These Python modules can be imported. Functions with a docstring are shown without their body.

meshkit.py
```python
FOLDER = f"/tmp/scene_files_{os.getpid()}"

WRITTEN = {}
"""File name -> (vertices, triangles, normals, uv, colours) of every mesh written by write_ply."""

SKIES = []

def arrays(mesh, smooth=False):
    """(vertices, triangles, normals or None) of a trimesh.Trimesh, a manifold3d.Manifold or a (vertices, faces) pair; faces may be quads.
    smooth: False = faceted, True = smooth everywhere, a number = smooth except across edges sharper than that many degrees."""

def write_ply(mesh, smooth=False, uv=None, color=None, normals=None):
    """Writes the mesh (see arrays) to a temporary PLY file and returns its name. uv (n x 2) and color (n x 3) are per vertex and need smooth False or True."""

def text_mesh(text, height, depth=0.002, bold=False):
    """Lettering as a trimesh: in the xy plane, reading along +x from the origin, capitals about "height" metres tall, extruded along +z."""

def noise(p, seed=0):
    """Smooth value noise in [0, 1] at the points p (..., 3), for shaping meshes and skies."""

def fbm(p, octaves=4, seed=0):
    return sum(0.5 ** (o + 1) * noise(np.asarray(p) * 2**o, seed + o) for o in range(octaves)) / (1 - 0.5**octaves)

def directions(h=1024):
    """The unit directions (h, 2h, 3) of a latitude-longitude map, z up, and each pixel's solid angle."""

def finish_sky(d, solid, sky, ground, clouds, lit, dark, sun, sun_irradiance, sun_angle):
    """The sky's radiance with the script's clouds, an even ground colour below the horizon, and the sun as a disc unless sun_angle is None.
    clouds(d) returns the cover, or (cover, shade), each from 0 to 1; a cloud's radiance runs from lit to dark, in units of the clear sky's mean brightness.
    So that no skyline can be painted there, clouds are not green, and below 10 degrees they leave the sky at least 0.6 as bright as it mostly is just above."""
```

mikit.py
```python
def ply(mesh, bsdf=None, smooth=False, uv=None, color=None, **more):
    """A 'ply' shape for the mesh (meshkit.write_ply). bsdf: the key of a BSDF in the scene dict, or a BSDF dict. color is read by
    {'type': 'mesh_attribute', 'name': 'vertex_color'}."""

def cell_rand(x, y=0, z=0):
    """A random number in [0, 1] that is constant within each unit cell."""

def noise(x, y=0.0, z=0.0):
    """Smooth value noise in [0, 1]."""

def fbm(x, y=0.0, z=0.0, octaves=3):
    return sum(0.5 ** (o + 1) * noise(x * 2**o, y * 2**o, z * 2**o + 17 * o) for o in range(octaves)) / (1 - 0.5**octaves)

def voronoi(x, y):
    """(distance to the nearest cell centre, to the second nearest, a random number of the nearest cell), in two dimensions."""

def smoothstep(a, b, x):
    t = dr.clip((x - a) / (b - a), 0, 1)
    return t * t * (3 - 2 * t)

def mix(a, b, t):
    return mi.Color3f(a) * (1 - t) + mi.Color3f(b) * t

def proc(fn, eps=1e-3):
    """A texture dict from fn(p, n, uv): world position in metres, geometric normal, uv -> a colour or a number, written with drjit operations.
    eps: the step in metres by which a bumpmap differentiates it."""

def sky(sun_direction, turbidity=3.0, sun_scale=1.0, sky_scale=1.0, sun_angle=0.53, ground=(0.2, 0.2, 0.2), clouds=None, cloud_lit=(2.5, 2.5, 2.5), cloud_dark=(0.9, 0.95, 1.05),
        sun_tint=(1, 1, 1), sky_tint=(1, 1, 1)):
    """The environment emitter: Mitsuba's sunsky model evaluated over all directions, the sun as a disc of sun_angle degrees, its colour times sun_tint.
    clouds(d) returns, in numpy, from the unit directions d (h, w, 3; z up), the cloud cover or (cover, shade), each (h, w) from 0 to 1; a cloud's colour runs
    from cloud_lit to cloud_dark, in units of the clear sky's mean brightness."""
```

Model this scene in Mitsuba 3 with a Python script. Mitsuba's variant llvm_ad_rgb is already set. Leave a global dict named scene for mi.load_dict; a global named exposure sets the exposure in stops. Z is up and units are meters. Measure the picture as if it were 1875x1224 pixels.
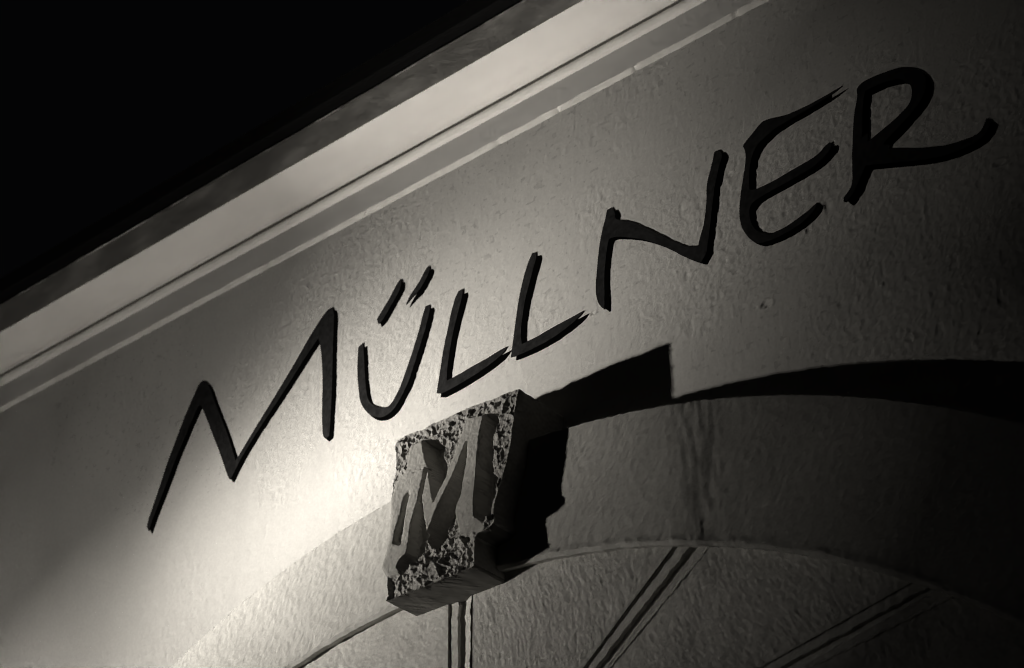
import math
import numpy as np
import trimesh
import shapely
from shapely.geometry import Polygon, Point, LineString, box
import scipy.ndimage as ndi
from scipy.ndimage import gaussian_filter
from scipy.spatial import cKDTree
import drjit as dr
import mitsuba as mi
import meshkit
import mikit

T = mi.ScalarTransform4f
scene, labels = {}, {}

# ---------------------------------------------------------------- camera (x along the wall, y into the wall, z up; wall face at y = 0)
EYE = np.array([0.0, -3.5, 1.6])
YAW, PITCH, ROLL, FOCAL = 0.67843, 0.58443, -0.019916, 3600 / 1875     # focal length in image widths
fw = np.array([-math.sin(YAW) * math.cos(PITCH), math.cos(YAW) * math.cos(PITCH), math.sin(PITCH)])
rt = np.cross(fw, [0, 0, 1]); rt /= np.linalg.norm(rt)
up0 = np.cross(rt, fw)
up = -rt * math.sin(ROLL) + up0 * math.cos(ROLL)
scene["camera"] = {
    "type": "thinlens", "fov": math.degrees(2 * math.atan(0.5 / FOCAL)), "fov_axis": "x",
    "aperture_radius": 0.012, "focus_distance": 5.05, "near_clip": 0.05, "far_clip": 3000.0,
    "to_world": T().look_at(origin=EYE.tolist(), target=(EYE + fw).tolist(), up=up.tolist()),
}

# ---------------------------------------------------------------- night sky, exposure
exposure = 0.0
scene["sky"] = mikit.sky([0.3, 0.5, 0.8], turbidity=3, sun_scale=0.0, sky_scale=0.022, ground=(0.05, 0.05, 0.05), sky_tint=(1.8, 1.03, 0.62))
scene["sky"]["sampling_weight"] = 3.0

# ---------------------------------------------------------------- unseen floodlight to the left, plus added fill spots for wall, arch and cornice
LAMP = np.array([-7.178, -2.561, 3.179])
TINT = np.array([1.0, 0.942, 0.86])


def flood(name, origin, target, heads, lens=0.05):
    origin, target = np.asarray(origin, float), np.asarray(target, float)
    d = target - origin; d /= np.linalg.norm(d)
    a = np.cross(d, [0, 0, 1.0]); a /= np.linalg.norm(a)
    b = np.cross(a, d)
    for j, (power, beam, cutoff, count, weight) in enumerate(heads):
        for k in range(count):
            r = lens * math.sqrt((k + 0.5) / count); t = 2.39996 * k + j
            o = origin + r * (math.cos(t) * a + math.sin(t) * b)
            scene[f"{name}_emitter_{j}_{k}"] = {"type": "spot", "to_world": T().look_at(origin=o.tolist(), target=(o + d).tolist(), up=[0, 0, 1]),
                                                "intensity": {"type": "rgb", "value": (TINT * power / count).tolist()}, "cutoff_angle": cutoff, "beam_width": beam, "sampling_weight": float(weight)}


# (power, inner angle, outer angle, emitters, share of the light samples)
flood("wall_floodlight", LAMP, (-3.335, 0.0, 4.375), [(48.0, 0.3, 6.0, 2, 4), (122.0, 0.3, 7.5, 2, 8), (82.0, 0.3, 9.2, 2, 7), (54.0, 0.3, 11.0, 2, 8), (5.0, 0.3, 13.0, 1, 3)])
flood("left_fill", LAMP + [0.0, 0.0, -0.15], (-4.5, 0.0, 3.53), [(21.0, 0.5, 8.0, 1, 3), (72.0, 0.5, 15.0, 1, 8), (19.0, 0.5, 23.0, 1, 5)])  # added fill, brightens the lower left of the wall and arch
flood("left_fill_001", LAMP + [0.0, 0.0, -0.15], (-5.05, 0.0, 4.45), [(7.5, 0.5, 14.0, 1, 4)])  # added fill for the far left of the wall
flood("arch_fill", LAMP + [0.0, 0.0, -0.15], (-3.2, -0.1, 3.6), [(39.0, 0.5, 8.0, 1, 6)])  # added fill on the arch band and wedge stones
flood("cornice_fill", (-7.0, -2.6, 0.9), (-2.2, 0.0, 6.1), [(112.0, 1.0, 7.8, 1, 8)])  # this and the next two: added fills that brighten the cornice from below
flood("cornice_fill_001", (-7.0, -2.6, 0.9), (-3.0, 0.0, 6.2), [(52.0, 1.0, 11.5, 1, 6)])
flood("cornice_fill_002", (-7.0, -2.6, 0.9), (-4.7, 0.0, 6.0), [(25.0, 1.0, 9.0, 1, 4)])

# outlines of the letters and of the keystone's carving, in metres (x, z)
LETTERS = {}
LETTERS['M'] = {"face":[[[-4.2936,4.4913],[-4.2914,4.5116],[-4.2771,4.5489],[-4.2505,4.6175],[-4.2269,4.6887],[-4.1964,4.7573],[-4.1658,4.8268],[-4.1342,4.8858],[-4.1069,4.9342],[-4.095,4.9434],[-4.0819,4.9411],[-4.0683,4.9308],[-4.0567,4.9148],[-4.0417,4.8843],[-3.9981,4.7904],[-3.9525,4.6977],[-3.914,4.6048],[-3.9069,4.5832],[-3.9026,4.5866],[-3.8206,4.6756],[-3.7394,4.7598],[-3.6648,4.8411],[-3.6028,4.9168],[-3.5462,4.9692],[-3.5309,4.9733],[-3.5166,4.9716],[-3.5087,4.9382],[-3.5091,4.8722],[-3.5091,4.8087],[-3.5063,4.6814],[-3.5077,4.5741],[-3.51,4.5167],[-3.5236,4.5115],[-3.5383,4.5277],[-3.5449,4.6213],[-3.5456,4.6974],[-3.5509,4.7766],[-3.5633,4.8542],[-3.5736,4.8843],[-3.6498,4.8122],[-3.7246,4.737],[-3.8,4.6675],[-3.8745,4.5925],[-3.9227,4.5235],[-3.9312,4.5284],[-3.9772,4.6336],[-4.0075,4.6944],[-4.0465,4.7744],[-4.0813,4.8461],[-4.0908,4.8555],[-4.0998,4.8511],[-4.1476,4.7626],[-4.1798,4.7045],[-4.2096,4.6361],[-4.2451,4.5606],[-4.2703,4.5061],[-4.2829,4.4742]]],"shade":[[[-4.278,4.4773],[-4.2757,4.4975],[-4.2615,4.5347],[-4.2349,4.6031],[-4.2113,4.674],[-4.1808,4.7424],[-4.1502,4.8116],[-4.1187,4.8704],[-4.0915,4.9186],[-4.0796,4.9278],[-4.0665,4.9255],[-4.053,4.9153],[-4.0414,4.8994],[-4.0265,4.869],[-3.9832,4.7756],[-3.9379,4.6832],[-3.8997,4.5908],[-3.8926,4.5693],[-3.8884,4.5727],[-3.8066,4.6614],[-3.7256,4.7454],[-3.6511,4.8265],[-3.5893,4.902],[-3.5328,4.9543],[-3.5176,4.9584],[-3.5034,4.9566],[-3.4955,4.9234],[-3.496,4.8576],[-3.496,4.7944],[-3.4934,4.6676],[-3.4949,4.5607],[-3.4973,4.5035],[-3.5109,4.4983],[-3.5255,4.5144],[-3.5319,4.6077],[-3.5325,4.6835],[-3.5378,4.7624],[-3.55,4.8397],[-3.5602,4.8696],[-3.6362,4.7977],[-3.7108,4.7227],[-3.7861,4.6534],[-3.8604,4.5786],[-3.9085,4.5098],[-3.9169,4.5146],[-3.9627,4.6194],[-3.9927,4.6799],[-4.0315,4.7596],[-4.066,4.8309],[-4.0755,4.8403],[-4.0845,4.8359],[-4.1322,4.7477],[-4.1644,4.6898],[-4.1942,4.6216],[-4.2296,4.5464],[-4.2548,4.492],[-4.2673,4.4603]]]}
LETTERS['U'] = {"face":[[[-3.386,4.7871],[-3.404,4.7782],[-3.4055,4.7271],[-3.4038,4.6801],[-3.3976,4.6313],[-3.3909,4.5875],[-3.3737,4.5535],[-3.3465,4.5201],[-3.3145,4.5006],[-3.2833,4.495],[-3.2577,4.5029],[-3.2331,4.5283],[-3.2079,4.5629],[-3.1879,4.6042],[-3.1633,4.6664],[-3.1382,4.729],[-3.1236,4.7785],[-3.1209,4.8001],[-3.1247,4.8066],[-3.139,4.8063],[-3.1491,4.7803],[-3.1665,4.7228],[-3.1888,4.668],[-3.2137,4.6103],[-3.2311,4.5724],[-3.2564,4.5377],[-3.2737,4.5224],[-3.2944,4.5252],[-3.3183,4.5381],[-3.3438,4.5575],[-3.3589,4.5802],[-3.3679,4.6191],[-3.3758,4.6919],[-3.382,4.7642]],[[-3.2371,4.9491],[-3.2516,4.9407],[-3.2776,4.9038],[-3.314,4.865],[-3.3308,4.8463],[-3.3248,4.8283],[-3.3078,4.8311],[-3.2818,4.8627],[-3.2456,4.9038],[-3.2327,4.9321]],[[-3.13,4.9459],[-3.1403,4.9372],[-3.161,4.9084],[-3.187,4.8844],[-3.2077,4.8627],[-3.2154,4.8472],[-3.2024,4.8559],[-3.1659,4.8723],[-3.14,4.8988],[-3.1219,4.9287],[-3.125,4.942]]],"shade":[[[-3.3723,4.7702],[-3.3902,4.7614],[-3.3917,4.7105],[-3.3901,4.6636],[-3.384,4.6151],[-3.3773,4.5715],[-3.3603,4.5376],[-3.3332,4.5044],[-3.3014,4.4851],[-3.2703,4.4796],[-3.2448,4.4875],[-3.2203,4.5128],[-3.1951,4.5473],[-3.1751,4.5884],[-3.1505,4.6504],[-3.1255,4.7128],[-3.1109,4.7621],[-3.1081,4.7836],[-3.112,4.7901],[-3.1262,4.7898],[-3.1363,4.7638],[-3.1537,4.7066],[-3.176,4.6519],[-3.2009,4.5945],[-3.2182,4.5567],[-3.2435,4.5221],[-3.2607,4.5069],[-3.2814,4.5097],[-3.3051,4.5224],[-3.3305,4.5417],[-3.3455,4.5643],[-3.3545,4.603],[-3.3622,4.6754],[-3.3683,4.7474]],[[-3.226,4.9331],[-3.2403,4.9248],[-3.2663,4.8879],[-3.3026,4.8492],[-3.3194,4.8306],[-3.3134,4.8127],[-3.2965,4.8156],[-3.2706,4.847],[-3.2344,4.888],[-3.2215,4.9162]],[[-3.116,4.9296],[-3.1263,4.9209],[-3.1469,4.8922],[-3.1729,4.8683],[-3.1935,4.8467],[-3.2012,4.8312],[-3.1883,4.8399],[-3.1518,4.8563],[-3.126,4.8826],[-3.108,4.9125],[-3.1111,4.9258]]]}
LETTERS['L'] = {"face":[[[-2.9987,4.8037],[-3.0129,4.8029],[-3.0259,4.7841],[-3.037,4.7552],[-3.0553,4.6859],[-3.0699,4.6262],[-3.0809,4.565],[-3.0943,4.4941],[-3.0748,4.4838],[-3.0352,4.4861],[-2.9706,4.493],[-2.9067,4.5048],[-2.8575,4.5197],[-2.8367,4.5393],[-2.8642,4.5382],[-2.9134,4.5301],[-2.9704,4.5267],[-3.0135,4.5208],[-3.0568,4.5189],[-3.0564,4.548],[-3.0478,4.6033],[-3.037,4.6582],[-3.0204,4.7141],[-3.0054,4.758],[-2.9963,4.7878]]],"shade":[[[-2.9844,4.7843],[-2.9986,4.7835],[-3.0115,4.7648],[-3.0227,4.736],[-3.0409,4.6671],[-3.0555,4.6076],[-3.0666,4.5468],[-3.0801,4.4761],[-3.0607,4.4659],[-3.0212,4.4682],[-2.9569,4.4753],[-2.8932,4.4871],[-2.8442,4.502],[-2.8235,4.5216],[-2.8509,4.5204],[-2.8999,4.5123],[-2.9566,4.5088],[-2.9996,4.5028],[-3.0426,4.5009],[-3.0423,4.5298],[-3.0336,4.5848],[-3.0228,4.6395],[-3.0062,4.6951],[-2.9912,4.7388],[-2.9821,4.7685]]]}
LETTERS['L2'] = {"face":[[[-2.7292,4.8058],[-2.7422,4.8084],[-2.7574,4.7831],[-2.7712,4.7512],[-2.7893,4.6935],[-2.7994,4.6465],[-2.8121,4.574],[-2.8254,4.4993],[-2.8085,4.4954],[-2.7583,4.494],[-2.6946,4.4965],[-2.6381,4.5084],[-2.5952,4.5224],[-2.5712,4.5399],[-2.6226,4.5361],[-2.6788,4.5327],[-2.7323,4.526],[-2.7861,4.5242],[-2.7892,4.5474],[-2.7861,4.5962],[-2.7737,4.6559],[-2.7558,4.7093],[-2.7399,4.7541],[-2.726,4.7895]]],"shade":[[[-2.7122,4.7884],[-2.7252,4.791],[-2.7403,4.7658],[-2.7541,4.734],[-2.7722,4.6766],[-2.7823,4.6298],[-2.7951,4.5577],[-2.8084,4.4833],[-2.7917,4.4794],[-2.7417,4.4781],[-2.6783,4.4808],[-2.622,4.4927],[-2.5794,4.5067],[-2.5554,4.5241],[-2.6066,4.5202],[-2.6625,4.5168],[-2.7158,4.5101],[-2.7693,4.5082],[-2.7724,4.5313],[-2.7692,4.5798],[-2.7567,4.6393],[-2.7388,4.6924],[-2.7229,4.737],[-2.709,4.7722]]]}
LETTERS['N'] = {"face":[[[-2.4612,4.8297],[-2.4787,4.8293],[-2.4851,4.8053],[-2.4996,4.7671],[-2.5104,4.7278],[-2.5199,4.6688],[-2.5298,4.6009],[-2.5289,4.5574],[-2.5173,4.5287],[-2.5056,4.5148],[-2.502,4.5552],[-2.5005,4.6114],[-2.4924,4.6705],[-2.4823,4.7195],[-2.4765,4.7313],[-2.4618,4.7315],[-2.3972,4.6976],[-2.3418,4.6589],[-2.2795,4.6006],[-2.2406,4.5588],[-2.2015,4.5266],[-2.1928,4.5213],[-2.175,4.54],[-2.1694,4.5653],[-2.1557,4.6246],[-2.1435,4.6852],[-2.1303,4.7415],[-2.1129,4.7931],[-2.1027,4.8142],[-2.1005,4.8284],[-2.109,4.8438],[-2.1229,4.8451],[-2.1357,4.8076],[-2.1566,4.7549],[-2.161,4.7035],[-2.174,4.6335],[-2.1908,4.599],[-2.1973,4.5765],[-2.2291,4.5854],[-2.2772,4.631],[-2.3348,4.6902],[-2.3758,4.7292],[-2.4132,4.7622],[-2.4466,4.78],[-2.4549,4.7905],[-2.4524,4.8086]]],"shade":[[[-2.4459,4.8147],[-2.4634,4.8142],[-2.4697,4.7904],[-2.4842,4.7524],[-2.495,4.7132],[-2.5046,4.6545],[-2.5146,4.5868],[-2.5137,4.5436],[-2.5022,4.515],[-2.4907,4.5011],[-2.487,4.5414],[-2.4854,4.5974],[-2.4772,4.6562],[-2.4671,4.705],[-2.4613,4.7168],[-2.4466,4.717],[-2.3824,4.6833],[-2.3273,4.6448],[-2.2654,4.5869],[-2.2267,4.5453],[-2.1879,4.5134],[-2.1791,4.5081],[-2.1615,4.5267],[-2.1558,4.552],[-2.1421,4.611],[-2.1299,4.6713],[-2.1166,4.7274],[-2.0992,4.7788],[-2.089,4.7998],[-2.0868,4.814],[-2.0952,4.8293],[-2.1091,4.8305],[-2.1219,4.7932],[-2.1428,4.7407],[-2.1473,4.6895],[-2.1603,4.6198],[-2.1771,4.5855],[-2.1836,4.5631],[-2.2152,4.5718],[-2.263,4.6172],[-2.3203,4.676],[-2.3611,4.7148],[-2.3982,4.7476],[-2.4315,4.7653],[-2.4397,4.7757],[-2.4372,4.7938]]]}
LETTERS['E'] = {"face":[[[-1.7303,4.8531],[-1.7894,4.8476],[-1.8496,4.8449],[-1.9099,4.8492],[-1.9605,4.8672],[-1.9786,4.8624],[-2.0026,4.8443],[-2.0288,4.8272],[-2.0363,4.817],[-2.0298,4.7968],[-2.0329,4.7655],[-2.0434,4.7241],[-2.0573,4.6709],[-2.0679,4.6211],[-2.0666,4.5752],[-2.0529,4.5371],[-2.0324,4.5072],[-2.0156,4.4956],[-1.978,4.4896],[-1.9315,4.4915],[-1.8888,4.4994],[-1.8531,4.5193],[-1.8423,4.5386],[-1.861,4.5303],[-1.913,4.5137],[-1.9598,4.5077],[-1.9891,4.5117],[-2.005,4.5229],[-2.0208,4.5372],[-2.0352,4.5642],[-2.0392,4.6024],[-2.0338,4.6207],[-2.0187,4.6328],[-1.9533,4.6387],[-1.8633,4.6453],[-1.8203,4.655],[-1.7863,4.6779],[-1.7833,4.6914],[-1.7865,4.699],[-1.8016,4.6958],[-1.8268,4.6768],[-1.8952,4.671],[-1.9559,4.6636],[-2.0145,4.6635],[-2.03,4.673],[-2.0278,4.7162],[-2.0209,4.7501],[-2.009,4.7816],[-1.989,4.8036],[-1.957,4.8156],[-1.9332,4.8256],[-1.8675,4.8307],[-1.8025,4.8375],[-1.7638,4.8421]]],"shade":[[[-1.7675,4.8315],[-1.7657,4.8462],[-1.7865,4.8442],[-1.8467,4.8415],[-1.9069,4.8458],[-1.9575,4.8637],[-1.9755,4.859],[-1.9996,4.8408],[-2.0258,4.8238],[-2.0333,4.8135],[-2.0267,4.7934],[-2.0298,4.7621],[-2.0543,4.6677],[-2.0648,4.6179],[-2.0636,4.572],[-2.0499,4.534],[-2.0294,4.5041],[-2.0176,4.4916],[-2.0009,4.4801],[-1.9635,4.4743],[-1.9172,4.4762],[-1.8747,4.4841],[-1.8392,4.504],[-1.8284,4.5232],[-1.8344,4.5206],[-1.8311,4.5263],[-1.8372,4.5236],[-1.8339,4.5294],[-1.8399,4.5267],[-1.8367,4.5324],[-1.8427,4.5298],[-1.8395,4.5355],[-1.8582,4.5272],[-1.9101,4.5107],[-1.9569,4.5046],[-1.9862,4.5086],[-2.0021,4.5198],[-2.0079,4.525],[-2.0203,4.5484],[-2.0242,4.5864],[-2.0189,4.6046],[-2.0037,4.6167],[-1.9387,4.6227],[-1.8491,4.6293],[-1.8063,4.6391],[-1.7724,4.662],[-1.7694,4.6753],[-1.7726,4.6829],[-1.7863,4.68],[-1.7844,4.6957],[-1.7988,4.6926],[-1.824,4.6736],[-1.8923,4.6678],[-1.953,4.6604],[-2.0115,4.6602],[-2.0146,4.6621],[-2.0127,4.6996],[-2.0058,4.7333],[-1.9938,4.7647],[-1.974,4.7866],[-1.9421,4.7986],[-1.9183,4.8086],[-1.853,4.8138],[-1.7498,4.8253],[-1.7165,4.8363]]]}
LETTERS['R'] = {"face":[[[-1.7414,4.5392],[-1.7689,4.5183],[-1.7702,4.5128],[-1.7628,4.5034],[-1.7389,4.5198],[-1.6991,4.5805],[-1.669,4.5696],[-1.5329,4.5135],[-1.481,4.5017],[-1.4286,4.4986],[-1.3949,4.5051],[-1.3743,4.5206],[-1.3652,4.5402],[-1.3752,4.5533],[-1.3892,4.5275],[-1.4101,4.5198],[-1.4491,4.5235],[-1.4879,4.5307],[-1.5293,4.5456],[-1.5709,4.5636],[-1.6317,4.5968],[-1.626,4.6057],[-1.645,4.6165],[-1.6405,4.6239],[-1.6028,4.643],[-1.5648,4.6657],[-1.5338,4.6882],[-1.5146,4.7131],[-1.5061,4.7404],[-1.511,4.7709],[-1.5147,4.7774],[-1.5361,4.8004],[-1.5617,4.8169],[-1.5921,4.8281],[-1.6628,4.8354],[-1.6872,4.8286],[-1.6943,4.8162],[-1.693,4.799],[-1.7106,4.7478],[-1.7218,4.6897],[-1.7355,4.5983]],[[-1.6983,4.6664],[-1.6837,4.7626],[-1.6712,4.8023],[-1.6297,4.8036],[-1.5951,4.7964],[-1.5668,4.7845],[-1.5601,4.7668],[-1.5537,4.7639],[-1.5472,4.7482],[-1.5476,4.7264],[-1.5575,4.7021],[-1.5808,4.6852],[-1.618,4.6697],[-1.6847,4.6462],[-1.6812,4.6719]]],"shade":[[[-1.6944,4.8162],[-1.6873,4.8286],[-1.6628,4.8354],[-1.5921,4.8281],[-1.5618,4.817],[-1.5361,4.8003],[-1.512,4.7745],[-1.4983,4.7507],[-1.4933,4.72],[-1.5018,4.6931],[-1.521,4.6682],[-1.5519,4.6458],[-1.5897,4.6232],[-1.6272,4.6041],[-1.6317,4.5968],[-1.5709,4.5636],[-1.5293,4.5456],[-1.4879,4.5307],[-1.4491,4.5235],[-1.4101,4.5198],[-1.3892,4.5275],[-1.375,4.5539],[-1.3525,4.5229],[-1.3626,4.5019],[-1.383,4.4866],[-1.4166,4.48],[-1.4688,4.4829],[-1.5203,4.4946],[-1.5841,4.52],[-1.6556,4.5501],[-1.6856,4.5609],[-1.7074,4.5296],[-1.7253,4.5004],[-1.7486,4.4834],[-1.7562,4.4929],[-1.7604,4.5019],[-1.7642,4.4999],[-1.7722,4.5066],[-1.7689,4.5184],[-1.7414,4.5392],[-1.7355,4.5982],[-1.7218,4.6897],[-1.7106,4.7478],[-1.693,4.799]],[[-1.6575,4.7814],[-1.6162,4.7828],[-1.5818,4.7756],[-1.5537,4.7639],[-1.5472,4.7482],[-1.5476,4.7264],[-1.5575,4.7021],[-1.5808,4.6851],[-1.618,4.6697],[-1.6847,4.6462],[-1.67,4.7418]]]}
KEY = {}
KEY['outline'] = [[-3.0809,4.2379],[-3.0723,4.2519],[-3.0479,4.2576],[-3.0157,4.2561],[-2.9812,4.2508],[-2.9476,4.2565],[-2.8947,4.2546],[-2.8331,4.2557],[-2.7856,4.2531],[-2.7297,4.2468],[-2.6839,4.2469],[-2.6539,4.2429],[-2.6601,4.2221],[-2.6657,4.1833],[-2.6714,4.136],[-2.6769,4.0891],[-2.6861,4.0441],[-2.6987,4.0008],[-2.7115,3.9659],[-2.7224,3.9306],[-2.7266,3.9039],[-2.7203,3.8767],[-2.7425,3.863],[-2.7705,3.8622],[-2.7841,3.85],[-2.7823,3.8124],[-2.7821,3.7712],[-2.9256,3.7687],[-3.0772,3.772],[-3.0686,3.7873],[-3.0754,3.821],[-3.0748,3.8375],[-3.0981,3.8756],[-3.0919,3.8971],[-3.0789,3.9334],[-3.0765,4.0014],[-3.0798,4.0656],[-3.0771,4.107],[-3.0784,4.1163],[-3.0715,4.1521],[-3.0722,4.1911]]
KEY['recess_counter'] = [[-2.9797,4.2152],[-2.9325,4.2093],[-2.9241,4.1888],[-2.9025,4.1632],[-2.9004,4.1285],[-2.8899,4.0951],[-2.8894,4.0699],[-2.9007,4.0555],[-2.9283,4.0101],[-2.9393,4.0555],[-2.9533,4.1237],[-2.9631,4.1487]]
KEY['recess_left'] = [[-2.9651,4.1219],[-2.9542,4.1232],[-2.9628,4.0873],[-2.9716,4.0427],[-2.9629,3.986],[-2.9437,3.9102],[-2.9455,3.8984],[-2.9632,3.8727],[-2.9969,3.851],[-3.0238,3.8436],[-3.0409,3.8594],[-3.0303,3.8759],[-3.0075,3.8882],[-3.0042,3.9072],[-2.9998,3.9703],[-2.9871,4.0139],[-2.9773,4.045]]
KEY['recess_mid'] = [[-2.8228,4.1507],[-2.8237,4.0945],[-2.8336,4.0199],[-2.8377,3.9929],[-2.8493,3.9687],[-2.8531,3.9379],[-2.884,3.917],[-2.8621,3.9274],[-2.8802,3.9088],[-2.8831,3.8914],[-2.905,3.8724],[-2.9285,3.8773],[-2.944,3.9231],[-2.9259,3.9573],[-2.9068,3.9947],[-2.8648,4.0646]]
KEY['recess_right'] = [[-2.7689,4.2108],[-2.7197,4.2043],[-2.721,4.1668],[-2.7301,4.141],[-2.7382,4.115],[-2.7303,4.087],[-2.7385,4.0655],[-2.7345,4.023],[-2.718,4.0046],[-2.719,3.9727],[-2.722,3.9338],[-2.7249,3.8953],[-2.749,3.9031],[-2.7578,3.8897],[-2.7813,3.9115],[-2.787,3.9371],[-2.788,3.9983]]
KEY['inline'] = [[-3.0288,4.0607],[-3.013,4.074],[-3.0251,4.0252],[-3.0307,3.9737],[-3.0337,3.9198],[-3.0587,3.9346],[-3.0522,3.9732],[-3.039,4.0178]]
KEY['letter'] = [[-3.0595,4.1241],[-2.9558,4.1255],[-2.9646,4.1501],[-2.9797,4.2143],[-3.02,4.2139],[-3.0338,4.1376],[-3.0595,4.1241]]
KEY['plateau_v'] = [[-2.9557,4.1246],[-2.9393,4.0555],[-2.9284,4.011],[-2.9015,4.0537],[-2.8636,4.1268],[-2.8264,4.2224],[-2.7688,4.2082],[-2.7827,4.1369],[-2.7851,4.0383],[-2.7862,3.9176],[-2.7813,3.9115],[-2.7458,3.8722],[-2.7639,3.8606],[-2.7944,3.8698],[-2.8285,3.872],[-2.8423,3.9169],[-2.8511,3.9504],[-2.8477,3.9797],[-2.8333,4.036],[-2.8354,3.992],[-2.8246,4.0948],[-2.8228,4.1507],[-2.8649,4.0668],[-2.9118,3.9938],[-2.944,3.9231],[-2.9239,3.8657],[-2.9544,3.9438],[-2.9717,4.0221]]
KEY['plateau_leg'] = [[-3.0595,4.1241],[-2.9557,4.1246],[-2.965,4.1197],[-2.9744,4.0895],[-2.9871,4.0139],[-2.9998,3.9703],[-3.0042,3.9072],[-3.0075,3.8882],[-3.0303,3.8759],[-3.041,3.8611],[-3.0331,3.8367],[-3.0751,3.8409],[-3.096,3.8749],[-3.0901,3.8999],[-3.0748,3.932],[-3.0795,4.0619]]
KEY['rough_low'] = [[-3.0318,3.8446],[-2.9969,3.851],[-2.9632,3.8727],[-2.9416,3.8987],[-2.9245,3.8759],[-2.9011,3.871],[-2.8802,3.9088],[-2.8519,3.9507],[-2.8423,3.9169],[-2.8285,3.872],[-2.7982,3.8712],[-2.79,3.819],[-2.7822,3.7726],[-2.9246,3.7592],[-3.0257,3.7683],[-3.0772,3.772],[-3.0789,3.8389]]
KEY['rim_right'] = [[-2.7197,4.2043],[-2.721,4.1668],[-2.7301,4.141],[-2.7382,4.115],[-2.7303,4.087],[-2.7385,4.0655],[-2.7345,4.023],[-2.7183,4.0107],[-2.7015,4.0429],[-2.7053,4.0854],[-2.6906,4.1169],[-2.678,4.1451],[-2.6635,4.1853],[-2.6557,4.2287],[-2.6836,4.2468]]

# ================================================================ materials
fbm, noise, smooth, mix = mikit.fbm, mikit.noise, mikit.smoothstep, mikit.mix


def bsdf(key, colour, height=None, eps=1.5e-3):
    base = {"type": "diffuse", "reflectance": mikit.proc(colour) if callable(colour) else {"type": "rgb", "value": list(colour)}}
    if height is not None:
        base = {"type": "bumpmap", "arbitrary": mikit.proc(height, eps=eps), "bsdf": base, "scale": 1.0}
    scene[key] = {"type": "twosided", "bsdf": base}


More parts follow.
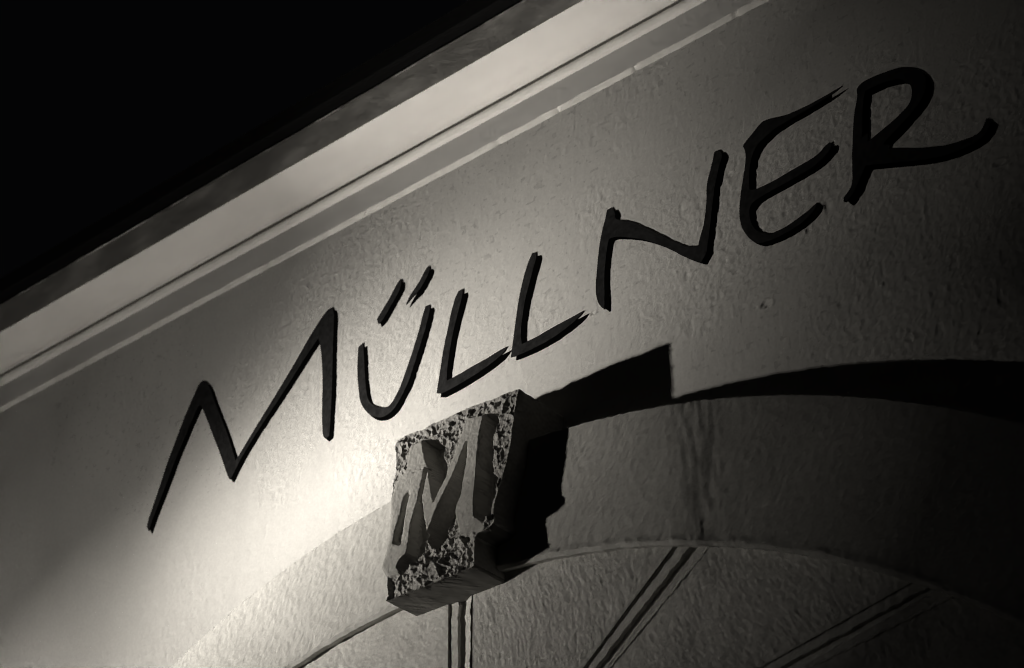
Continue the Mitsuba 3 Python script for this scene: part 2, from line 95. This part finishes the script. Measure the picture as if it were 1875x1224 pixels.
def plaster_colour(p, n, uv):
    t = fbm(p.x * 2.3, p.z * 2.3, 9.0, octaves=5)
    sand = 0.55 * noise(p.x * 210, p.z * 210, 21.0) + 0.45 * noise(p.x * 420, p.z * 420, 25.0)
    fleck = smooth(0.84, 0.88, noise(p.x * 85, p.z * 85, 31.0)) * smooth(0.45, 0.6, noise(p.x * 3, p.z * 3, 30.0))
    run = smooth(0.55, 0.8, noise(p.x * 16, p.z * 1.3, 40.0)) * 0.02
    return mi.Color3f(0.435, 0.43, 0.412) * (0.90 + 0.12 * t + 0.16 * (sand - 0.5) - 0.16 * fleck - run)


bsdf("plaster", plaster_colour)


bsdf("grey_paint", lambda p, n, uv: mi.Color3f(0.0155, 0.0155, 0.0157) * (0.55 + 0.9 * fbm(p.x * 90, p.z * 90, 5.0)))
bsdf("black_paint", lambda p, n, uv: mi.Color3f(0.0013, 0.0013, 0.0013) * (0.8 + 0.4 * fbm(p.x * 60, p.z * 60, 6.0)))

def band_colour(p, n, uv):
    t = fbm(p.x * 5, p.z * 5, 12.0, octaves=4)
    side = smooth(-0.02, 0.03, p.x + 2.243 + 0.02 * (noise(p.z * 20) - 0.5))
    speck = smooth(0.78, 0.86, noise(p.x * 80, p.z * 80, 3.0))
    worn = smooth(0.075, 0.0, dr.abs(p.x + 2.172 - 0.022 * dr.sin((p.z - 3.85) * 13.0))) * smooth(0.30, 0.68, noise(p.x * 70, p.z * 15, 44.0))
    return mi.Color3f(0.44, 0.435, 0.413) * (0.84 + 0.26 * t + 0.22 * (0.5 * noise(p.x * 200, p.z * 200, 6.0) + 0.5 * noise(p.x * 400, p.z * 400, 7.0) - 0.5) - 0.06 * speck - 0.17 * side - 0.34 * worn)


bsdf("band_render", band_colour)


def stone_colour(p, n, uv):
    t = fbm(p.x * 11, p.z * 11 + p.y * 7, 4.0, octaves=4)
    g = 0.5 * noise(p.x * 180, p.z * 180, 2.0) + 0.5 * noise(p.x * 380, p.z * 380, 3.0)
    return mi.Color3f(0.44, 0.435, 0.413) * (0.66 + 0.36 * t + 0.34 * g)


bsdf("tooled_stone", stone_colour)


def grain_height(p, n, uv):
    return 0.0018 * noise(p.x * 150, p.y * 150, p.z * 150) + 0.0012 * noise(p.x * 330, p.y * 330, p.z * 330)


def key_colour(p, n, uv):
    t = fbm(p.x * 20, p.z * 20, p.y * 20, octaves=4)
    g = noise(p.x * 150, p.y * 150, p.z * 150)
    return mi.Color3f(0.30, 0.295, 0.281) * (0.60 + 0.55 * t + 0.35 * g)


bsdf("keystone_stone", key_colour, grain_height)
bsdf("letter_stone", lambda p, n, uv: mi.Color3f(0.37, 0.365, 0.345) * (0.75 + 0.35 * fbm(p.x * 30, p.z * 30, 2.0) + 0.15 * noise(p.x * 190, p.z * 190, 5.0)), lambda p, n, uv: 0.0009 * noise(p.x * 170, p.y * 170, p.z * 170))


def chisel_height(p, n, uv):
    u = p.x * 0.80 - p.y * 0.60
    v = p.x * 0.60 + p.y * 0.80
    return 0.0022 * noise(u * 150, v * 16, 3.0) + 0.001 * noise(u * 230, v * 40, 5.0)


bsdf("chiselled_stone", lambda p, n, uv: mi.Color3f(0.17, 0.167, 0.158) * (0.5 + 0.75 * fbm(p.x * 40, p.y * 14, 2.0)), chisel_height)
bsdf("plaster_smooth", lambda p, n, uv: mi.Color3f(0.47, 0.465, 0.45) * (0.93 + 0.14 * fbm(p.x * 5, p.z * 12, 2.0)), lambda p, n, uv: 0.0012 * noise(p.x * 110, p.z * 110, 2.0) + 0.0016 * fbm(p.x * 9, p.z * 30, 2.0))
bsdf("cornice_paint", lambda p, n, uv: mi.Color3f(0.78, 0.765, 0.735) * (0.90 + 0.12 * fbm(p.x * 4, p.z * 9, p.y * 9) ), lambda p, n, uv: 0.004 * fbm(p.x * 6, p.z * 20, p.y * 20) + 0.0007 * noise(p.x * 160, p.z * 160, p.y * 160))
bsdf("stained_concrete", lambda p, n, uv: mi.Color3f(0.21, 0.206, 0.195) * (0.72 + 0.55 * smooth(0.25, 0.8, fbm(p.x * 7, p.z * 12, 2.0, octaves=4))), lambda p, n, uv: 0.0012 * noise(p.x * 120, p.z * 120, 2.0) + 0.004 * fbm(p.x * 14, p.z * 24, 2.0))
bsdf("edge_paint", lambda p, n, uv: mi.Color3f(0.66, 0.65, 0.62) * (0.75 + 0.3 * fbm(p.x * 30, p.z * 60, 3.0, octaves=4)))
bsdf("shaded_groove", (0.45, 0.44, 0.42))  # shade of the groove put into its colour, darker than the cornice paint
bsdf("chipped_edge", lambda p, n, uv: mi.Color3f(0.5, 0.49, 0.465) * (0.30 + 0.9 * smooth(0.45, 0.68, fbm(p.x * 9, p.z * 30, 5.0, octaves=4))))
bsdf("dark_sheet", (0.006, 0.006, 0.006))
bsdf("asphalt", lambda p, n, uv: mi.Color3f(0.05, 0.05, 0.05) * (0.7 + 0.6 * fbm(p.x * 9, p.y * 9)), lambda p, n, uv: 0.002 * noise(p.x * 90, p.y * 90))


# ================================================================ helpers
def put(key, mesh, mat, flat=False, smooth_angle=30):
    scene[key] = mikit.ply(mesh, mat, smooth=False if flat else smooth_angle)


def say(key, label=None, category=None, group=None, kind=None):
    labels[key] = {k: v for k, v in dict(label=label, category=category, group=group, kind=kind).items() if v}


def slab(poly, y_front, y_back):
    """A polygon in (x, z) as a solid between y_back (at the wall) and y_front."""
    out = []
    for g in getattr(poly, "geoms", [poly]):
        if g.is_empty or g.area < 1e-7:
            continue
        m = trimesh.creation.extrude_polygon(g, y_back - y_front, engine="earcut")
        v = np.array(m.vertices)
        m.vertices = np.c_[v[:, 0], y_back - v[:, 2], v[:, 1]]
        out.append(m)
    return trimesh.util.concatenate(out)


def grid_mesh(v):
    """(rows, columns, 3) points as a quad sheet."""
    r, c = v.shape[:2]
    i, j = np.meshgrid(np.arange(r - 1), np.arange(c - 1), indexing="ij")
    a = i * c + j
    q = np.stack([a, a + 1, a + c + 1, a + c], -1).reshape(-1, 4)
    return trimesh.Trimesh(v.reshape(-1, 3), np.vstack([q[:, [0, 1, 2]], q[:, [0, 2, 3]]]), process=False)


def n1(x, seed=0, octaves=3):
    x = np.asarray(x, float)
    return meshkit.fbm(np.stack([x, 0 * x + 0.37, 0 * x + seed * 3.1], -1), octaves, seed) - 0.5


# ================================================================ ground
put("ground", trimesh.Trimesh([[-400, -400, 0], [400, -400, 0], [400, 400, 0], [-400, 400, 0]], [[0, 1, 2], [0, 2, 3]], process=False), "asphalt", flat=True)
say("ground", "dark asphalt ground in front of the plastered wall", kind="structure")

# ================================================================ plaster wall and its cornice
X0, X1 = -16.0, 5.0
S = 0.7
ZC = lambda z: z * S + 1.6
FAR = np.concatenate
wx = FAR([np.linspace(X0, -6.3, 24)[:-1], np.arange(-6.3, -1.0, 0.0035), np.linspace(-1.0, X1, 16)[1:]])
wz = FAR([np.linspace(0.004, 3.6, 12)[:-1], np.arange(3.6, 5.32, 0.0035), np.linspace(5.33, ZC(5.83), 4)])
WX, WZ = np.meshgrid(wx, wz)
PW = np.stack([WX, WZ, 0 * WX], -1)


def relief(P, seed, fine, mid, broad):
    """Hand-floated render: sand grain, small lumps, slow undulation (metres, about zero)."""
    return (fine * (meshkit.noise(P * 165, seed) + 0.7 * meshkit.noise(P * 105, seed + 1) - 0.85)
            + mid * (meshkit.noise(P * 62, seed + 2) - 0.5) + broad * (meshkit.fbm(P * 7, 3, seed + 3) - 0.5))


patch = np.clip((meshkit.fbm(PW * [2.4, 2.4, 1], 3, 60) - 0.40) / 0.25, 0, 1) * 0.75 + 0.35
patch *= 0.55 + 0.45 * np.clip((WX + 5.0) / 2.0, 0, 1)                             # floated smoother towards the left
lump = np.clip((meshkit.noise(PW * [44, 40, 1], 70) - 0.80) / 0.12, 0, 1)
dent = np.clip((meshkit.noise(PW * [33, 36, 1], 71) - 0.86) / 0.06, 0, 1)
out_y = patch * (relief(PW, 50, 0.0013, 0.0008, 0.0) + 0.0010 * lump - 0.0012 * dent) + 0.003 * (meshkit.fbm(PW * [3.0, 3.0, 1], 2, 80) - 0.5)
for cx, cz, w in ((-2.023, 4.314, 0.016), (-1.655, 4.056, 0.012), (-1.366, 4.414, 0.014), (-2.545, 4.518, 0.008), (-3.571, 4.086, 0.006)):      # knocked-out flakes
    d = np.hypot((WX - cx) * 0.8, (WZ - cz) * 1.3) / w + 0.8 * (meshkit.noise(PW * 120, 90) - 0.5)
    out_y += 0.0014 * np.exp(-((d - 1.0) / 0.35) ** 2) - 0.003 * np.clip(1 - d, 0, 1)
i, j = (WX < -6.25) | (WX > -1.05), (WZ < 3.65) | (WZ > 5.3)
out_y[i | j] = 0
out_y = np.minimum(out_y, 0.002)
wall = grid_mesh(np.stack([WX, 0.0012 - out_y, WZ], -1))
put("house_wall", wall, "plaster", smooth_angle=True)
say("house_wall", "tall plastered house wall carrying the cornice and the brush lettering", "wall")

xs = FAR([np.arange(X0, -6.5, 0.08), np.arange(-6.5, -1.0, 0.006), np.arange(-1.0, X1, 0.08)])


def run(key, prof, mat, jitter=0.0, freq=6.0, seed=0, chips=None):
    """A moulding along the wall; prof: (out, z) in profile order, with small hand-made irregularities along its length."""
    prof = np.asarray(prof, float)
    pts = np.zeros((len(prof), len(xs), 3))
    for k, (o, z) in enumerate(prof):
        a = jitter * n1(xs * freq, seed + k, 3)
        b = jitter * n1(xs * freq, seed + k + 40, 3)
        pts[k] = np.c_[xs, -(o * S + a), ZC(z) + b]
    if chips is not None:
        for c, w in chips:
            f = np.exp(-((xs - c) / w) ** 2)
            for k in range(len(prof)):
                pts[k, :, 1] += f * 0.003
                pts[k, :, 2] += f * 0.003
    put(key, grid_mesh(pts), mat, smooth_angle=40)


rng = np.random.default_rng(5)
CHIPS = [(c, 0.006) for c in (-5.013, -4.849, -4.706, -4.411, -4.161, -3.81, -3.384, -2.856, -2.631, -2.354, -2.014)]
CHIPS += [(c, rng.uniform(0.003, 0.005)) for c in rng.uniform(-9, 0, 10)]
run("house_wall__cornice", [(0.019, 5.236), (0.020, 5.30), (0.020, 5.372)], "plaster_smooth", 0.002, 2, 1)
run("house_wall__cornice__lower_edge", [(-0.002, 5.2235), (0.009, 5.228), (0.0205, 5.2385)], "edge_paint", 0.0045, 22, 5, CHIPS)
t = np.linspace(-0.5, 0.62, 12) * math.pi
run("house_wall__cornice__bead", np.c_[0.020 + 0.027 * np.cos(t), 5.394 + 0.026 * np.sin(t)], "cornice_paint", 0.0018, 3, 9)
run("house_wall__cornice__shaded_groove", [(0.006, 5.385), (0.006, 5.453), (0.014, 5.4545)], "shaded_groove", 0.0015, 3, 15)
t = np.linspace(0, 1, 14) * math.pi / 2
run("house_wall__cornice__cove", np.c_[0.014 + 0.186 * (1 - np.cos(t)), 5.454 + 0.075 * np.sin(t)], "cornice_paint", 0.002, 2, 20)
run("house_wall__cornice__fascia", [(0.2015, 5.5275), (0.2025, 5.58), (0.2025, 5.64), (0.202, 5.700)], "stained_concrete", 0.004, 2.5, 30)
run("house_wall__cornice__top_edge", [(0.2035, 5.6985), (0.2065, 5.706), (0.200, 5.712), (-0.05, 5.716)], "chipped_edge", 0.006, 8, 40)
run("house_wall__roof_edge", [(-0.05, 5.732), (0.225, 5.732), (0.245, 5.745), (0.245, 5.84), (-0.05, 5.86)], "dark_sheet", 0.002, 1, 44)
say("house_wall__cornice__fascia", "dark stained strip along the top of the pale cornice")
say("house_wall__cornice__cove", "broad pale hollow moulding under the dark strip")
say("house_wall__roof_edge", "black metal roof edge above the cornice")

# ================================================================ brush lettering: dark grey letters, each with an offset drop shade painted in black
NAMES = dict(M=("big zigzag letter M, leftmost of the brush letters on the plaster", 1), U=("letter U with two slanted strokes above it, between M and L", 2),
             L=("letter L right after the U, left one of the two L letters", 3), L2=("letter L just before the N, right one of the two L letters", 4),
             N=("letter N with a bent diagonal, above the tip of the black keystone shadow", 5), E=("rounded letter E with three arms, between N and R", 6),
             R=("black letter R with a long curling tail, rightmost of the brush letters", 7))


def hand(ring, seed):
    """Rounds the shallow corners of a traced outline and gives it the slight wobble of a brush edge."""
    p = np.asarray(ring, float)
    for _ in range(2):
        a, b = p - np.roll(p, 1, 0), np.roll(p, -1, 0) - p
        cosine = (a * b).sum(1) / (np.linalg.norm(a, axis=1) * np.linalg.norm(b, axis=1) + 1e-12)
        q = []
        for k in range(len(p)):
            if cosine[k] > 0.62:
                q += [p[k] - 0.25 * a[k], p[k] + 0.25 * b[k]]
            else:
                q.append(p[k])
        p = np.array(q)
    g = np.array(shapely.segmentize(Polygon(p).exterior, 0.005).coords)[:-1]
    w = np.stack([meshkit.fbm(np.c_[g * 55, 0 * g[:, :1] + s], 2, seed) for s in (0.3, 7.7)], -1) - 0.5
    return g + w * 0.0020


for name, (label, seed) in NAMES.items():
    key = "brush_letter" if seed == 1 else f"brush_letter_{seed - 1:03d}"
    shapes = {}
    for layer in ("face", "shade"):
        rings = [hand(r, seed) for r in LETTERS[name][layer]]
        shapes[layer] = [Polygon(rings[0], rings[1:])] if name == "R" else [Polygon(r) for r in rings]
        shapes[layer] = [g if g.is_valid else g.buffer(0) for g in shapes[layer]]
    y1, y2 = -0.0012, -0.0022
    put(key, slab(shapes["face"][0], y2, 0.002), "grey_paint", flat=True)
    say(key, label, "letter", "brush lettering on the wall")
    put(f"{key}__drop_shade", slab(shapes["shade"][0], y1, 0.002), "black_paint", flat=True)
    for k in (1, 2) if name == "U" else ():
        part = f"{key}__umlaut_stroke" + ("" if k == 1 else "_001")
        put(part, slab(shapes["face"][k], y2, 0.002), "grey_paint", flat=True)
        put(f"{part}__drop_shade", slab(shapes["shade"][k], y1, 0.002), "black_paint", flat=True)

# ================================================================ gateway arch: plastered band, wedge stones, jambs
CO, RO = np.array([-2.874, 1.516]), 2.622          # outer edge of the band
CI, RI = np.array([-2.988, 1.4585]), 2.351         # inner edge
BAND, WEDGE = 0.123, 0.0945                        # how far the band and the wedge stones stand out from the wall
th = FAR([np.linspace(math.radians(-2), math.radians(48), 120)[:-1], np.linspace(math.radians(48), math.radians(130), 1080), np.linspace(math.radians(130), math.radians(182), 120)[1:]])
arc = th * RO
rough = lambda s, f, a: a * (meshkit.fbm(np.c_[arc * f, 0 * arc + s, 0 * arc], 4, s) - 0.5)


def ring(c, r, y, dr_, dy=0.0):
    rr = r + dr_
    return np.c_[c[0] + rr * np.cos(th), 0 * th + y + dy, c[1] + rr * np.sin(th)]


eo, ei = rough(1, 60, 0.006), (rough(2, 17, 0.004) + rough(8, 70, 0.002))
rows = [ring(CO, RO, 0.01, eo), ring(CO, RO, -BAND + 0.006, eo * 1.2), ring(CO, RO, -BAND, eo - 0.005)]
CRACK = np.array([(3.68, -2.213), (3.722, -2.167), (3.786, -2.146), (3.864, -2.163), (3.992, -2.188), (4.08, -2.20)])
for k in range(1, 72):
    w = k / 72
    p = ring(CO * (1 - w) + CI * w, RO * (1 - w) + RI * w, -BAND, 0)
    p2 = np.c_[p[:, 0], p[:, 2], 0 * th]
    d = p[:, 0] - np.interp(p[:, 2], CRACK[:, 0], CRACK[:, 1]) + 0.03 * (meshkit.fbm(p2 * 16, 2, 30) - 0.5)
    near = np.exp(-(d / 0.055) ** 2)
    o = relief(p2, 20, 0.0014, 0.0012, 0.003) + near * 0.0042 * (meshkit.noise(p2 * [105, 24, 1], 33) - 0.5) - 0.001 * np.exp(-(d / 0.006) ** 2) * np.clip(meshkit.noise(p2 * 24, 34) * 2 - 0.7, 0, 1)
    o += 0.006 * np.exp(-((1 - w) / 0.035) ** 2) * np.clip(2.6 * meshkit.fbm(p2 * 31, 4, 35) - 0.6, 0, 1.5)            # the raised, ragged inner arris
    p[:, 1] -= np.where((th > math.radians(49)) & (th < math.radians(129)), o, 0)
    rows.append(p)
rows += [ring(CI, RI + 0.001, -BAND - 0.003, ei, rough(4, 23, 0.003)), ring(CI, RI - 0.006, -BAND + 0.004, ei * 1.2, rough(5, 19, 0.002)),
         ring(CI, RI - 0.003, -0.5 * (BAND + WEDGE), ei * 1.2), ring(CI, RI, -WEDGE + 0.004, ei), ring(CI, RI, 0.01, 0)]
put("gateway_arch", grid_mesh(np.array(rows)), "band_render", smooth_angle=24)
say("gateway_arch", "round-headed gateway arch with a smooth plastered band and tooled wedge stones", "arch")

FAN = np.array([-2.936, 3.153])


def arc_hit(direction):
    d = np.array(direction, float); d /= np.linalg.norm(d)
    f = FAN - CI; b = f @ d; return FAN + d * (-b + math.sqrt(b * b - f @ f + (RI - 0.018) ** 2)), d


JOINTS = [(-0.80, 0.60), (0.012, 1.0), (0.792, 0.610), (0.985, 0.176)]
STEPS = [(0.0, 0.0), (0.02, -0.005), (0.36, -0.004), (0.38, -0.0145), (0.54, -0.015), (0.94, 0.0025), (0.955, -0.004), (1.0, -0.004)]
cuts = []
for k, d in enumerate(JOINTS):
    top, d = arc_hit(d)
    e = np.array([d[1], -d[0]])                    # clockwise across the joint
    w_top, w_low = (0.088, 0.050) if k != 1 else (0.082, 0.074)
    length = 0.62
    low = top - d * length
    shift = -0.30 if k == 2 else -0.5
    cuts.append((top + e * w_top * shift, low + e * w_low * shift, top + e * w_top * (shift + 1), low + e * w_low * (shift + 1)))
    rows = []
    m = 160
    for q, (s, dep) in enumerate(STEPS):
        tt = np.linspace(-0.09, 1, m)
        wob = 0.0035 * (meshkit.fbm(np.c_[tt * 40, 0 * tt + q * 0.13, 0 * tt + k], 3, 11) - 0.5) * 2 * (0 < q < 7)
        base = top[None] * (1 - tt[:, None]) + low[None] * tt[:, None]
        wid = w_top * (1 - tt) + w_low * tt
        pos = base + e[None] * ((s + shift) * wid + wob)[:, None]
        rows.append(np.c_[pos[:, 0], -(WEDGE + dep) + wob * 0.5, pos[:, 1]])
    key = "gateway_arch__joint_moulding" + (f"_{k:03d}" if k else "")
    put(key, grid_mesh(np.array(rows)), "tooled_stone", smooth_angle=25)

# wedge stones between the joints, their faces dressed with a claw chisel
ends = [(CI + (RI - 0.018) * np.array([math.cos(math.radians(a)), math.sin(math.radians(a))]), FAN + 0.3 * np.array([math.cos(math.radians(b)), math.sin(math.radians(b))])) for a, b in ((160, 190), (22, -12))]
lefts = [ends[0]] + [(c[2], c[3]) for c in cuts]
rights = [(c[0], c[1]) for c in cuts] + [ends[1]]
TOOL = [(0.30, 0.95), (0.25, 0.97), (0.97, 0.26), (0.93, 0.36), (0.90, 0.44)]      # across the chisel strokes
for k in range(5):
    (l0, l1), (r0, r1) = lefts[k], rights[k]
    a0, a1 = (math.atan2(*(q - CI)[::-1]) for q in (l0, r0))
    width = abs(a0 - a1) * RI
    ns, nt = int(width / 0.0036) + 2, 190
    s, t = np.meshgrid(np.linspace(0, 1, ns), np.linspace(0, 1, nt))
    ang = a0 + (a1 - a0) * s
    top = CI + (RI + 0.006) * np.stack([np.cos(ang), np.sin(ang)], -1)
    low = l1 + (r1 - l1) * s[..., None]
    P = top * (1 - t[..., None]) + low * t[..., None]
    P2 = np.stack([P[..., 0], P[..., 1], 0 * s], -1)
    ux, uz = TOOL[k]
    warp = 0.10 * (meshkit.fbm(P2 * 3, 2, 5 + k) - 0.5)
    u = (P2[..., 0] + warp) * ux + (P2[..., 1] + warp) * uz
    v = -P2[..., 0] * uz + P2[..., 1] * ux
    U = np.stack([u * 125, v * 30, 0 * u + k], -1)
    o = 0.0012 * (meshkit.noise(U, 1) - 0.5) + 0.0012 * (meshkit.noise(U * [1.9, 2.6, 1], 2) - 0.5) + relief(P2, 40 + k, 0.0012, 0.0007, 0.004)
    pits = np.clip((meshkit.noise(P2 * 60, 3) - 0.80) / 0.1, 0, 1)
    o = (o - 0.0008 * pits) * np.clip(np.minimum(s, 1 - s) * width / 0.006, 0, 1)
    key = "gateway_arch__wedge_stone" + (f"_{k:03d}" if k else "")
    put(key, grid_mesh(np.stack([P[..., 0], -WEDGE - o, P[..., 1]], -1)), "tooled_stone", smooth_angle=True)

# ================================================================ keystone: a rough block with a letter M cut into its face
ZT, YT, ZB, YB = 4.239, -0.1855, 3.70, -0.2205     # its face leans out slightly towards the bottom
face_y = lambda z: YT + (ZT - z) / (ZT - ZB) * (YB - YT)
poly = {k: Polygon(v).buffer(0) for k, v in KEY.items()}
x0, z0, x1, z1 = poly["outline"].buffer(0.02).bounds
step = 0.0019
gx, gz = np.arange(x0, x1, step), np.arange(z0, z1, step)
GX, GZ = np.meshgrid(gx, gz)
P2 = np.stack([GX, GZ, 0 * GX], -1)
jx = (meshkit.fbm(P2 * 60, 3, 1) - 0.5); jz = (meshkit.fbm(P2 * 60, 3, 2) - 0.5)


def mask(names, ragged, blur):
    g = shapely.union_all([poly[n] for n in names])
    shapely.prepare(g)
    m = shapely.contains_xy(g, GX + jx * ragged, GZ + jz * ragged).astype(float)
    return gaussian_filter(m, blur) if blur else m


out = mask(["outline"], 0.0045 * np.clip((-2.72 - GX) / 0.12, 0, 1) + 0.0008, 0) > 0.5
letter = mask(["letter", "plateau_v", "plateau_leg"], 0.002, 0.6)
deep = mask(["recess_counter", "recess_mid", "recess_right"], 0.003, 0.6)
mid = mask(["recess_left"], 0.004, 0.8)
inline = mask(["inline"], 0.002, 1.6)
low = mask(["rough_low"], 0.01, 2.0)
rim = mask(["rim_right"], 0.012, 1.5)
P3 = P2 + [0, 0, 0.5]


def chipped(spacing, bowl, tilt, seed):
    """Broken stone: shallow shell-shaped chips that meet in sharp ridges, each tilted its own way."""
    r = np.random.default_rng(seed)
    n = int((x1 - x0) * (z1 - z0) / spacing ** 2)
    c = np.c_[r.uniform(x0, x1, n), r.uniform(z0, z1, n)]
    w = np.c_[GX.ravel() + 0.5 * spacing * jx.ravel(), GZ.ravel() + 0.5 * spacing * jz.ravel()]
    d, near = cKDTree(c).query(w)
    s = r.normal(0, tilt, (n, 2))
    return (bowl * d ** 2 + ((w - c[near]) * s[near]).sum(1)).reshape(GX.shape)


rock = chipped(0.020, 13, 0.16, 3) + chipped(0.009, 30, 0.20, 4) + chipped(0.005, 40, 0.16, 6) - 0.003
rock = gaussian_filter(rock, 0.6) + 0.006 * (meshkit.fbm(P3 * 26, 2, 8) - 0.5)
pit = meshkit.fbm(P3 * 55, 3, 9); rock -= 0.009 * np.clip((pit - 0.70) / 0.04, 0, 1)
edge = ndi.distance_transform_edt(out) * step                                     # metres from the edge of the face
deep = deep * np.clip((edge - 0.010) / 0.006, 0, 1)
grain = 0.0016 * (meshkit.fbm(P3 * 150, 2, 5) - 0.5)
h = -0.003 + rock
h = h * (1 - low) + (-0.010 + rock * 1.25) * low
h = h * (1 - letter) + (0.001 + grain + 0.004 * (meshkit.fbm(P3 * 16, 2, 6) - 0.5)) * letter
h = h * (1 - deep) + (-0.062 + grain + 0.15 * rock) * deep
h = h * (1 - mid) + (-0.040 + grain) * mid
h = h * (1 - inline) + (-0.011 + grain) * inline
h = h * (1 - rim) + (-0.002 + rock) * rim
rimward = np.clip(edge / 0.010, 0, 1)
h = np.clip(h, -0.07, 0.006)
h = np.where(h > -0.02, h * rimward - 0.002 * (1 - rimward), h)
V = np.stack([GX, face_y(GZ) - h, GZ], -1)
c = len(gx)
i, j = np.meshgrid(np.arange(len(gz) - 1), np.arange(c - 1), indexing="ij")
cell_in = out[:-1, :-1] & out[1:, :-1] & out[:-1, 1:] & out[1:, 1:]
lab = shapely.union_all([poly[n] for n in ("letter", "plateau_v", "plateau_leg")]).difference(shapely.union_all([poly[n] for n in ("recess_counter", "recess_mid", "recess_right", "recess_left")]))
cell_letter = shapely.contains_xy(lab, GX[:-1, :-1], GZ[:-1, :-1]) & cell_in
lbl, cnt = ndi.label(cell_in)
cell_in = lbl == (1 + np.argmax(ndi.sum(cell_in, lbl, range(1, cnt + 1))))
cell_in = ndi.binary_fill_holes(cell_in)
cell_letter &= cell_in
a = i * c + j
Q = np.stack([a, a + 1, a + c + 1, a + c], -1)


def part_of(sel):
    q = Q[sel]
    f = np.vstack([q[:, [0, 1, 2]], q[:, [0, 2, 3]]])
    m = trimesh.Trimesh(V.reshape(-1, 3), f, process=False)
    m.remove_unreferenced_vertices()
    return m


# flanks of the block, from the outline of its face back into the arch
q = Q[cell_in]
edges = np.vstack([q[:, [0, 1]], q[:, [1, 2]], q[:, [2, 3]], q[:, [3, 0]]])
keyed = {}
for u, v in edges:
    k = (min(u, v), max(u, v))
    keyed[k] = None if k in keyed else (u, v)
rim_edges = {e[0]: e[1] for e in keyed.values() if e is not None}
start = next(iter(rim_edges)); loop = [start]
while rim_edges[loop[-1]] != start and len(loop) < len(rim_edges):
    loop.append(rim_edges[loop[-1]])
front = V.reshape(-1, 3)[loop]
sm = lambda v, s: np.stack([ndi.gaussian_filter1d(v[:, k], s, mode="wrap") for k in (0, 2)], -1)
ideal = poly["outline"].simplify(0.0035).exterior                                # the straight-sided block behind the chipped face
soft = np.array([ideal.interpolate(ideal.project(Point(p[0], p[2]))).coords[0] for p in front])
nrm = np.roll(sm(front, 14), -1, 0) - np.roll(sm(front, 14), 1, 0)
nrm = np.c_[nrm[:, 1], -nrm[:, 0]]; nrm /= np.linalg.norm(nrm, axis=1, keepdims=True) + 1e-9
rows = [front]
depths = np.linspace(0, 1, 40)[1:]
for w in depths:
    y = front[:, 1] * (1 - w) + 0.006 * w
    xz = front[:, [0, 2]] * max(0, 1 - w * 9) + soft * min(1, w * 9)
    pts = np.c_[xz[:, 0], y, xz[:, 1]]
    bump = (meshkit.fbm(pts * 45, 3, 21) - 0.5) * 0.004 * min(1, w * 6)
    bump = bump * (1 - 0.75 * (nrm[:, 1] < -0.7))
    rows.append(np.c_[xz[:, 0] + bump * nrm[:, 0], y, xz[:, 1] + bump * nrm[:, 1]])
rows = np.array(rows)
rows = np.concatenate([rows, rows[:, :1]], 1)
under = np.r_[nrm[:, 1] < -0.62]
side = grid_mesh(rows)
n_col = rows.shape[1]
col = np.tile(np.arange(n_col - 1), len(rows) - 1)
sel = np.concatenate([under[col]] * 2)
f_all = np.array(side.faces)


def sub(faces):
    m = trimesh.Trimesh(side.vertices, faces, process=False)
    m.remove_unreferenced_vertices()
    return m


put("keystone", trimesh.util.concatenate([part_of(cell_in & ~cell_letter), sub(f_all[~sel])]), "keystone_stone", smooth_angle=50)
put("keystone__carved_letter", part_of(cell_letter), "letter_stone", smooth_angle=50)
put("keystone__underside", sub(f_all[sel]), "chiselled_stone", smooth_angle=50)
say("keystone", "rough broken keystone block carved with a letter M at the top of the arch", "keystone")
say("keystone__carved_letter", "smooth raised letter M standing out of the broken stone")
say("keystone__underside", "dark underside of the block with diagonal chisel marks")
